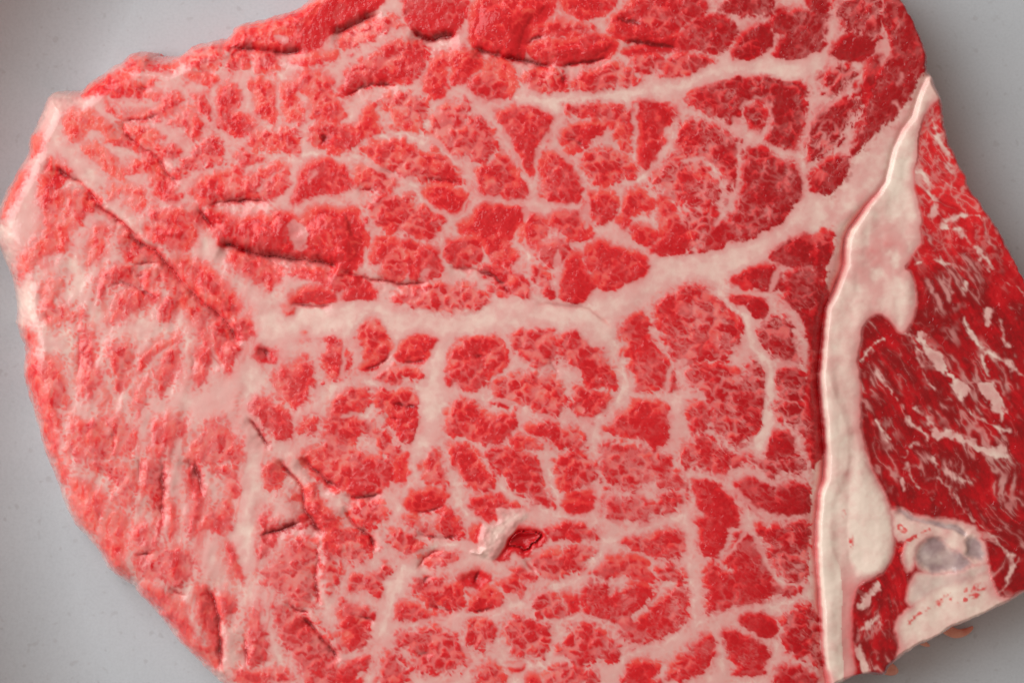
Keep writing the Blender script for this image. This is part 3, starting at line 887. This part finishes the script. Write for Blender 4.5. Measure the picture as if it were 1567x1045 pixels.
# colour drivers: lean, tone, blush of the fat, gristle
core = sstep(0, 9, SD)
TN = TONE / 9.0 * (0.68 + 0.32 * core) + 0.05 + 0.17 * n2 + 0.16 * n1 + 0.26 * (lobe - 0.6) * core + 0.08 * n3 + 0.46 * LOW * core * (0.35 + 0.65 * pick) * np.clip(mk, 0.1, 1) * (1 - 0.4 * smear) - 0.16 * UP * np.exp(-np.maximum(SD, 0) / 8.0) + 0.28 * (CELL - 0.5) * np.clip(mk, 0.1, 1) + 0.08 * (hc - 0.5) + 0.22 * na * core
TN = np.clip(TN - 0.03 * leftness - 0.03 * smear, 0.04, 0.66) + 0.24 * sstep(960, 1260, X - 0.15 * (Y - 400))
TN = np.where(in_side, np.clip(0.92 + 0.12 * n1 + 0.14 * n2 + 0.22 * fl - 0.26 * tip, 0, 1), TN)
BLUSH = 0.27 + np.exp(np.minimum(SDE, 0) / 6.0) * 0.42 + 0.16 * n1 + 0.10 * n2
SFAT = -np.maximum.reduce([D_FAT, D_BASE + 1, D_GRI + 6, D_GR2 + 6, D_PALE + 2, D_CLR + 5])
BLUSH = np.where(in_side, 0.12 + 0.62 * np.exp(np.minimum(SFAT, 0) / 5.0) + 0.10 * n2 + 0.16 * n1 + 0.22 * np.exp(-((X - 1350) / 40) ** 2 - ((Y - 395) / 50) ** 2) * (1 + 1.5 * n2), BLUSH)
BLUSH = np.where(in_side & (SFAT > 2), 0.46 + 0.25 * n2 + 0.1 * n3 - 0.3 * STR_GLINT, BLUSH)
BLUSH = BLUSH - np.where(in_side, 0.10 * sstep(-5, 12, D_LUMP) + 0.08 * sstep(0, 6, D_RIM) * sstep(480, 560, Y), 0)
BLUSH = BLUSH + np.where(in_side & (D_RIM < 0), 0.38 * sstep(840, 905, Y) * sstep(1316, 1300, X), 0)
BLUSH = np.where((D_MAIN < 0) & ~in_side, np.clip(0.30 + 0.7 * sstep(12, 0, -D_SIDE) * sstep(260, 320, Y) + 0.25 * n2, 0, 1), BLUSH)
BLUSH = np.clip(BLUSH - 0.08 * sstep(0, 12, SEAMD) - 0.10 * WEBM * (1 - 0.9 * smear) * (~in_side) , 0, 1) * (1 - 0.25 * flapm)
hol = np.maximum(D_GRI, D_GR2)
BLUSH = np.where(in_side, BLUSH, np.maximum(BLUSH, 0.20 + 0.08 * n2))
GRS = np.maximum(sstep(-7, 7, hol + 4 * n3 + 4 * n2), 0.9 * sstep(-3, 4, D_GRB + 2 * n3)) * (1 - 0.9 * sstep(-2, 3, D_TEN)) * (0.85 + 0.35 * n2)
GRS = np.maximum(GRS, (0.26 + 0.16 * n2) * sstep(-4, 8, D_CLR))
def spots(text, width, amount):
    d = local_line(pts_of(text), 30, X + wx, Y + wy)
    return amount * (1 - sstep(0.3 * width, width, d)) * sstep(-0.25, 0.35, n3 + 0.5 * n2)
ring = np.abs(np.hypot(X + 0.9 * wx - 1382, Y + 0.9 * wy - 807) - 5.0) + 3 * np.maximum(-n2, 0)
red = np.maximum.reduce([spots('1396 950 1412 935 1450 914 1475 908 1502 897', 7, 0.8), spots('1455 918 1478 920 1494 912', 6, 0.85),
      spots('1375 850 1383 832 1400 818 1416 815', 6, 0.9), spots('1302 822 1303 838', 5, 0.9), spots('1291 782 1292 790', 5, 0.5), 0.8 * (1 - sstep(1.0, 4.5, ring)) * sstep(-0.5, 0.1, n3)])
GRS = np.clip(GRS, 0, 0.92)
LEAN = np.where(in_side, np.maximum(LEAN * (1 - sstep(0.1, 0.5, GRS)), red), LEAN)
TN = np.where(in_side & (red > 0.05) & (Y > 700), 0.52 + 0.1 * n2, TN)
TN = np.where(HOLE, 0.78, TN)

# ---------------------------------------------------------------- relief (traced units)
Hh = THICK + 5.0 * fbm(X / 260, Y / 260, 0, 2) + 2.2 * n1 * (0.6 + leftness)
rr = 14 + 34 * sstep(760, 120, X) + 6 * n1
q = np.clip(D_OUT / rr, 0, 1)
Hh = Hh * np.sqrt(np.clip(1 - (1 - q) ** 2, 0, 1))
m = sstep(-4, 10, D_OUT)
bl = 1 - np.exp(-np.maximum(SD, 0) / 7.0)
Hh += m * np.where(in_side, 0.2 * bl * LEAN, 0.5 * bl * (1 + leftness) + 3.0 * np.maximum(BULGE - 1, 0))
Hh += m * np.where(HOLE, -9.0 * sstep(-1.0, -3.4, BULGE), 0)
Hh += m * np.where((BULGE < 0) & ~HOLE, 7.0 * BULGE, 0)
Hh += m * blur(LEAN, 1, 1) * (1.0 - L1 * L1) * (0.8 - 0.1 * leftness) * (~in_side) * np.clip(mk, 0.1, 1)
Hh += m * (0.7 * n2 + 0.16 * n3) * (0.45 + 0.55 * LEAN)
Hh += m * leftness * 1.3 * fbm((X * ca + Y * sa) / 16, (Y * ca - X * sa) / 60, 9, 2)
for sheet, text in FOLDS.items():
    for line in text.strip().splitlines():
        head, body = line.split('|')
        dep, wid = [float(w) for w in head.split()]
        p = chaikin(pts_of(body, SHEET[sheet], 1 / 3.0), False, 2)
        w = window(p, 40)
        d, t, ln, sg = line_dist_t(X[w] + 0.55 * wx[w], Y[w] + 0.55 * wy[w], p)
        amp = sstep(0, 18, t) * sstep(0, 18, ln - t) * np.clip(0.85 + (0.45 if dep < 13 else 0.2) * n2[w], 0.4, 1.15)
        wd = wid * (0.48 + 0.20 * n2[w])
        Hh[w] -= m[w] * amp * ((0.36 if dep > 13 else 0.22) * dep * np.exp(-(d / wd) ** 2) + 0.30 * dep * np.exp(-(d / (wid * 2.4)) ** 2))
        if dep > 8:      # the flesh above a fold laps over it, the flesh below dips under
            Hh[w] += m[w] * amp * dep * np.where(sg < 0, 0.25 * np.exp(-((d - 11) / 10) ** 2), -0.16 * np.exp(-(d / 18) ** 2))
        red = amp * np.exp(-(d / (wd * 1.1)) ** 2)
        TN[w] = np.clip(TN[w] + 0.5 * red, 0, 1)
        LEAN[w] = np.maximum(LEAN[w], np.clip((0.95 if dep > 6 else 0.35) * red, 0, 0.9))
Hh += sstep(-3, 9, D_FLAP) * np.clip(4.5 + 3 * n2 + 1.0 * n3 - 0.05 * (X - 760) + 0.05 * (Y - 815), 1.5, 9)
# crack between the two muscles, the raised pale rim
dm = np.maximum(-D_SIDE, 0); ds = np.maximum(D_SIDE, 0)
low = sstep(300, 420, Y)
gdep = 5 + 15 * sstep(300, 350, Y) * sstep(760, 690, Y) + 5 * sstep(690, 760, Y)
gdep = gdep * (1 + 0.5 * fbm(Y / 40, Y * 0 + 3, 2, 2))
gwid = 5 + 4 * sstep(300, 350, Y) + 3 * n1
Hh -= np.where(in_side, 0, gdep * np.exp(-(dm / gwid) ** 1.5) + 5 * low * np.exp(-dm / 26))
Hh += np.where(in_side, m * (2.0 * sstep(-14, 14, D_FAT) - (4 + 0.35 * gdep) * np.exp(-(ds / 2.4) ** 1.4) + 1.6 * np.exp(-((ds - 12) / 12) ** 2)), 0)
Hh += np.where(in_side, m * (1.4 + 2.0 * n1) * sstep(-9, 6, D_RIM) * sstep(470, 560, Y), 0)
Hh += m * 3.0 * (1 - np.exp(-np.maximum(D_LUMP, 0) / 14.0)) - m * 5.0 * sstep(-8, 9, np.maximum(hol, D_GRB)) * (1 - sstep(-4, 5, D_TEN))
Hh += np.where(in_side & (SFAT < 0), m * (2.4 * fbm(X / 30, Y / 110, 6, 2) + 0.5 * n2), 0)
k_ = np.exp(-(D_SIDE / 3.2) ** 2) * sstep(4, 12, D_OUT)
Hh = Hh * (1 - k_) + blur(Hh, 1, 3) * k_
k_ = np.exp(-(D_SIDE / 1.8) ** 2)
LEAN = LEAN * (1 - k_) + blur(LEAN, 1, 1) * k_; BLUSH = BLUSH * (1 - k_) + blur(BLUSH, 1, 1) * k_; TN = TN * (1 - k_) + blur(TN, 1, 1) * k_
Hh = np.maximum(Hh, -1.0)

# ---------------------------------------------------------------- which piece each facet belongs to
PIECE = np.where(ID > 0, 100 + ID, 0)
PIECE = np.where((SEAM > 0) & (SD < 0) & (PIECE == 0), 20 + SEAM, PIECE)
PIECE = np.where((D_MAIN < 0) & ~in_side, 1, PIECE)
PIECE = np.where(D_FLAP > 0, 2, PIECE)
PIECE = np.where(in_side, 3, PIECE)
PIECE = np.where(in_side & (D_BASE > 0), 8, PIECE)
PIECE = np.where(in_side & (D_FAT > 0), 4, PIECE)
PIECE = np.where(in_side & (D_FAT > 0) & (D_RIM > 0) & (Y > 475), 5, PIECE)
PIECE = np.where(in_side & (D_LUMP > 0), 6, PIECE)
PIECE = np.where(D_CLR > 0, 7, PIECE)
PIECE = np.where(np.maximum(hol, D_GRB) > 0, 9, PIECE)
PIECE = np.where(D_TEN > 0, 10, PIECE)

# ---------------------------------------------------------------- materials
def nodes_of(name):
    mt = bpy.data.materials.new(name); mt.use_nodes = True
    nt = mt.node_tree; nt.nodes.clear()
    out = nt.nodes.new('ShaderNodeOutputMaterial'); b = nt.nodes.new('ShaderNodeBsdfPrincipled')
    nt.links.new(b.outputs[0], out.inputs[0])
    return mt, nt, b

def srgb(r, g, b):
    f = lambda c: (c / 255 / 12.92) if c / 255 <= 0.04045 else ((c / 255 + 0.055) / 1.055) ** 2.4
    return (f(r), f(g), f(b), 1)

def ramp(nt, fac, stops):
    n = nt.nodes.new('ShaderNodeValToRGB'); e = n.color_ramp.elements
    while len(e) < len(stops): e.new(0.5)
    for el, (p, c) in zip(e, stops): el.position = p; el.color = c
    nt.links.new(fac, n.inputs[0]); return n.outputs[0]

def mixc(nt, fac, a, b, mode='MIX'):
    n = nt.nodes.new('ShaderNodeMix'); n.data_type = 'RGBA'; n.blend_type = mode
    for s, v in ((n.inputs[0], fac), (n.inputs[6], a), (n.inputs[7], b)):
        if hasattr(v, 'is_linked'): nt.links.new(v, s)
        else: s.default_value = v
    return n.outputs[2]

def mathn(nt, op, a, b):
    n = nt.nodes.new('ShaderNodeMath'); n.operation = op
    for s, v in ((n.inputs[0], a), (n.inputs[1], b)):
        if hasattr(v, 'is_linked'): nt.links.new(v, s)
        else: s.default_value = v
    return n.outputs[0]

def noise(nt, vec, scale, detail=3.0, rough=0.6):
    n = nt.nodes.new('ShaderNodeTexNoise'); n.inputs['Scale'].default_value = scale
    n.inputs['Detail'].default_value = detail; n.inputs['Roughness'].default_value = rough
    nt.links.new(vec, n.inputs['Vector']); return n.outputs['Fac']

MEAT, nt, bs = nodes_of('raw_marbled_beef')
tc = nt.nodes.new('ShaderNodeTexCoord').outputs['Object']
at = nt.nodes.new('ShaderNodeAttribute'); at.attribute_name = 'tissue'
sp = nt.nodes.new('ShaderNodeSeparateColor'); nt.links.new(at.outputs['Color'], sp.inputs[0])
lean_o, tone_o, blush_o, gris_o = sp.outputs[0], sp.outputs[1], sp.outputs[2], at.outputs['Alpha']
grain = noise(nt, tc, 1500.0, 2.0, 0.6)
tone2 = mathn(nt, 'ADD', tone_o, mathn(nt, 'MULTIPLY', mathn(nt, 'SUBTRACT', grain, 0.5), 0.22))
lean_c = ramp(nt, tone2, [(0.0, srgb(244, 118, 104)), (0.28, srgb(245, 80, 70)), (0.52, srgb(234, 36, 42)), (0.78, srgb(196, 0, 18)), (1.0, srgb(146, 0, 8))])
blush2 = mathn(nt, 'ADD', blush_o, mathn(nt, 'MULTIPLY', mathn(nt, 'SUBTRACT', noise(nt, tc, 420.0), 0.5), 0.35))
fat_c = ramp(nt, blush2, [(0.0, srgb(250, 228, 212)), (0.3, srgb(233, 177, 169)), (0.65, srgb(231, 147, 143)), (1.0, srgb(229, 112, 112))])
col = mixc(nt, ramp(nt, lean_o, [(0.0, (0, 0, 0, 1)), (1.0, (1, 1, 1, 1))]), fat_c, lean_c)
gcol = ramp(nt, noise(nt, tc, 170.0, 3.0), [(0.32, srgb(140, 110, 114)), (0.5, srgb(174, 148, 149)), (0.70, srgb(214, 196, 190))])
col = mixc(nt, gris_o, col, gcol)
nt.links.new(col, bs.inputs['Base Color'])
rgh = mathn(nt, 'ADD', 0.30, mathn(nt, 'MULTIPLY', noise(nt, tc, 190.0), 0.30))
nt.links.new(rgh, bs.inputs['Roughness'])
bs.inputs['Specular IOR Level'].default_value = 0.18
bs.inputs['Coat Weight'].default_value = 1.0
bs.inputs['Coat Roughness'].default_value = 0.08
bs.inputs['Coat IOR'].default_value = 1.35
wet = nt.nodes.new('ShaderNodeBump'); wet.inputs['Strength'].default_value = 0.9; wet.inputs['Distance'].default_value = 0.00045
nt.links.new(mathn(nt, 'ADD', noise(nt, tc, 900.0, 2.0, 0.5), noise(nt, tc, 330.0, 2.0, 0.5)), wet.inputs['Height'])
nt.links.new(wet.outputs[0], bs.inputs['Coat Normal'])
nt.links.new(mathn(nt, 'ADD', 0.10, mathn(nt, 'MULTIPLY', lean_o, 0.85)), wet.inputs['Strength'])
bmp = nt.nodes.new('ShaderNodeBump'); bmp.inputs['Strength'].default_value = 0.4; bmp.inputs['Distance'].default_value = 0.00014
bsum = mathn(nt, 'ADD', noise(nt, tc, 1400.0, 3.0, 0.65), mathn(nt, 'MULTIPLY', noise(nt, tc, 520.0, 2.0), 0.8))
nt.links.new(mathn(nt, 'ADD', 0.06, mathn(nt, 'MULTIPLY', lean_o, 0.12)), bmp.inputs['Strength'])
nt.links.new(bsum, bmp.inputs['Height']); nt.links.new(bmp.outputs[0], bs.inputs['Normal'])

PLATE, nt, bs = nodes_of('speckled_stoneware')
tc = nt.nodes.new('ShaderNodeTexCoord').outputs['Object']
base = ramp(nt, noise(nt, tc, 30.0, 4.0), [(0.3, srgb(189, 195, 200)), (0.7, srgb(196, 201, 206))])
speck = ramp(nt, noise(nt, tc, 520.0, 1.0), [(0.27, (0.72, 0.68, 0.66, 1)), (0.35, (1, 1, 1, 1))])
fine = ramp(nt, noise(nt, tc, 1800.0, 2.0), [(0.3, (0.93, 0.93, 0.93, 1)), (0.6, (1, 1, 1, 1))])
nt.links.new(mixc(nt, 1.0, mixc(nt, 0.35, base, speck, 'MULTIPLY'), fine, 'MULTIPLY'), bs.inputs['Base Color'])
bs.inputs['Roughness'].default_value = 0.42
bmp = nt.nodes.new('ShaderNodeBump'); bmp.inputs['Strength'].default_value = 0.15; bmp.inputs['Distance'].default_value = 0.0003
nt.links.new(noise(nt, tc, 300.0), bmp.inputs['Height']); nt.links.new(bmp.outputs[0], bs.inputs['Normal'])

# ---------------------------------------------------------------- meshes of the steak
PX = ((X - W0) * S).astype(np.float32); PY = ((H0 - Y) * S).astype(np.float32); PZ = (Hh * S).astype(np.float32)
dzy, dzx = np.gradient(Hh, G)
NRM = np.stack([-dzx, dzy, np.ones_like(Hh)], -1); NRM /= np.linalg.norm(NRM, axis=-1, keepdims=True)
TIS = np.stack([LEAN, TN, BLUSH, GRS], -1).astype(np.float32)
CO = np.stack([PX, PY, PZ], -1).reshape(-1, 3); NRM = NRM.reshape(-1, 3); TIS = TIS.reshape(-1, 4)
idx = np.arange(NY * NX).reshape(NY, NX)
quads = np.stack([idx[:-1, :-1], idx[1:, :-1], idx[1:, 1:], idx[:-1, 1:]], -1).reshape(-1, 4)
keep = (D_OUT[:-1, :-1] > -1.6).reshape(-1)
fp = PIECE[:-1, :-1].reshape(-1)
quads, fp = quads[keep], fp[keep]
cnt = np.bincount(fp, minlength=2000)
for k in range(100, 2000):
    if 0 < cnt[k] < 30: fp[fp == k] = 0
order = np.argsort(fp, kind='stable'); quads, fp = quads[order], fp[order]
starts = np.searchsorted(fp, np.arange(2001))

def patch(name, k, parent, label=None):
    q = quads[starts[k]:starts[k + 1]]
    if len(q) == 0: return None
    v, inv = np.unique(q, return_inverse=True); inv = inv.reshape(-1).astype(np.int32)
    me = bpy.data.meshes.new(name)
    me.vertices.add(len(v)); me.vertices.foreach_set('co', CO[v].reshape(-1))
    me.loops.add(len(inv)); me.loops.foreach_set('vertex_index', inv)
    me.polygons.add(len(q)); me.polygons.foreach_set('loop_start', np.arange(0, len(inv), 4, dtype=np.int32))
    me.update(calc_edges=True)
    me.polygons.foreach_set('use_smooth', np.ones(len(q), bool))
    a = me.attributes.new('tissue', 'FLOAT_COLOR', 'POINT'); a.data.foreach_set('color', TIS[v].reshape(-1))
    me.normals_split_custom_set_from_vertices(NRM[v].astype(np.float32))
    me.materials.append(MEAT)
    o = bpy.data.objects.new(name, me); COL.objects.link(o); o.parent = parent
    if label: o['label'] = label
    return o

steak = bpy.data.objects.new('beef_steak', None); COL.objects.link(steak)
steak.empty_display_size = 0.05
tag(steak, 'thick raw marbled beef steak with white fat seams lying on the pale grey plate', 'steak')
eye = patch('main_muscle', 0, steak, 'broad pale red muscle webbed with white fat')
for k in range(1, nb + 1): patch('lean_bundle', 100 + k, eye)
for k, (lab, wid, body) in enumerate(SEAMS): patch('fat_seam', 21 + k, eye, lab)
patch('fat_flap', 2, eye, 'torn scrap of fat curling up beside a red hole')
patch('fat_strip', 1, eye, 'pink fat strip along the crack')
cap = patch('side_muscle', 3, steak, 'narrow dark red muscle streaked with fat')
patch('fat_edge', 4, cap, 'smooth cream fat beside the crack')
patch('fat_rim', 5, cap, 'pale raised lip of the fat edge')
patch('fat_lump', 6, cap, 'rounded white lump of fat')
patch('clear_gristle', 7, cap, 'milky translucent gristle')
patch('outer_fat', 8, cap, 'pinkish fat at the lower right corner')
patch('gristle', 9, cap, 'purple grey gristle')
patch('tendon', 10, cap, 'white tendon curling over the gristle')

# scraps hanging from the underside along the lower right edge
SHRED, nt, bs = nodes_of('raw_fat_scrap')
tc = nt.nodes.new('ShaderNodeTexCoord').outputs['Object']
nt.links.new(ramp(nt, noise(nt, tc, 350.0), [(0.3, srgb(214, 120, 98)), (0.7, srgb(236, 170, 146))]), bs.inputs['Base Color'])
bs.inputs['Roughness'].default_value = 0.3
def shred(name, path, parent):
    n = len(path); vs, fs = [], []; k = 10
    P = np.array([q[:2] for q in path], float); T = np.gradient(P, axis=0); T /= np.linalg.norm(T, axis=1)[:, None] + 1e-9
    for i, (x, y, r, z) in enumerate(path):
        for j in range(k):
            a = 2 * math.pi * j / k
            o = math.cos(a) * r * (1 + 0.25 * math.sin(3.1 * i + 2 * j))
            vs.append(((x - T[i, 1] * o - W0) * S, (H0 - (y + T[i, 0] * o)) * S, (z + 0.45 * r * math.sin(a)) * S))
    for i in range(n - 1):
        for j in range(k):
            fs.append((i * k + j, i * k + (j + 1) % k, (i + 1) * k + (j + 1) % k, (i + 1) * k + j))
    fs += [tuple(range(k))[::-1], tuple(range((n - 1) * k, n * k))]
    me = bpy.data.meshes.new(name); me.from_pydata(vs, [], fs); me.update()
    for p in me.polygons: p.use_smooth = True
    me.materials.append(SHRED)
    o = bpy.data.objects.new(name, me); COL.objects.link(o); o.parent = parent
    md = o.modifiers.new('smooth', 'SUBSURF'); md.levels = 1; md.render_levels = 2
    return o
shred('fat_shred', [(1446, 958, 9, 26), (1462, 972, 9, 22), (1477, 980, 9, 18), (1490, 980, 7, 14), (1502, 975, 5, 10), (1508, 969, 2, 9)], cap)
shred('fat_shred', [(1411, 980, 8, 24), (1424, 992, 6, 18), (1434, 998, 4, 12), (1440, 1000, 1.5, 10)], cap)
shred('fat_shred', [(1358, 1026, 12, 30), (1372, 1034, 12, 24), (1383, 1038, 9, 18), (1390, 1041, 3, 12)], cap)

# ---------------------------------------------------------------- plate
def revolve(name, prof, cx, cy, sx, sy, n, material):
    vs, fs = [], []
    for r, z in prof:
        for i in range(n):
            a = 2 * math.pi * i / n
            vs.append(((cx + r * sx * math.cos(a) - W0) * S, (H0 - (cy + r * sy * math.sin(a))) * S, z * S))
    for j in range(len(prof) - 1):
        for i in range(n):
            k = (i + 1) % n
            fs.append((j * n + i, (j + 1) * n + i, (j + 1) * n + k, j * n + k))
    fs.append(tuple(range(n)))
    fs.append(tuple(range((len(prof) - 1) * n + n - 1, (len(prof) - 1) * n - 1, -1)))
    me = bpy.data.meshes.new(name); me.from_pydata(vs, [], fs); me.update()
    for p in me.polygons: p.use_smooth = len(p.vertices) == 4
    me.materials.append(material)
    o = bpy.data.objects.new(name, me); COL.objects.link(o)
    return o
R = 1900.0
prof = [(R - 70, 0)] + [(R - 70 + 230 * math.sin(t), 230 * (1 - math.cos(t))) for t in np.linspace(0.06, 1.2, 18)]
prof += [(R + 152, 150), (R + 164, 144), (R + 150, 100), (R - 20, -34), (R - 80, -40)]
plate = revolve('plate', prof, R - 25, 560, 1.0, 0.8, 256, PLATE)
tag(plate, 'pale grey speckled stoneware plate under the steak', 'plate')
fibre = shred('meat_fibre', [(7, 767, 0.8, 2), (13, 762, 1.4, 3), (18, 759, 1.2, 3), (23, 752, 0.6, 2)], None)
tag(fibre, 'tiny pink fibre of meat lying on the plate beside the left edge of the steak', 'meat scrap')
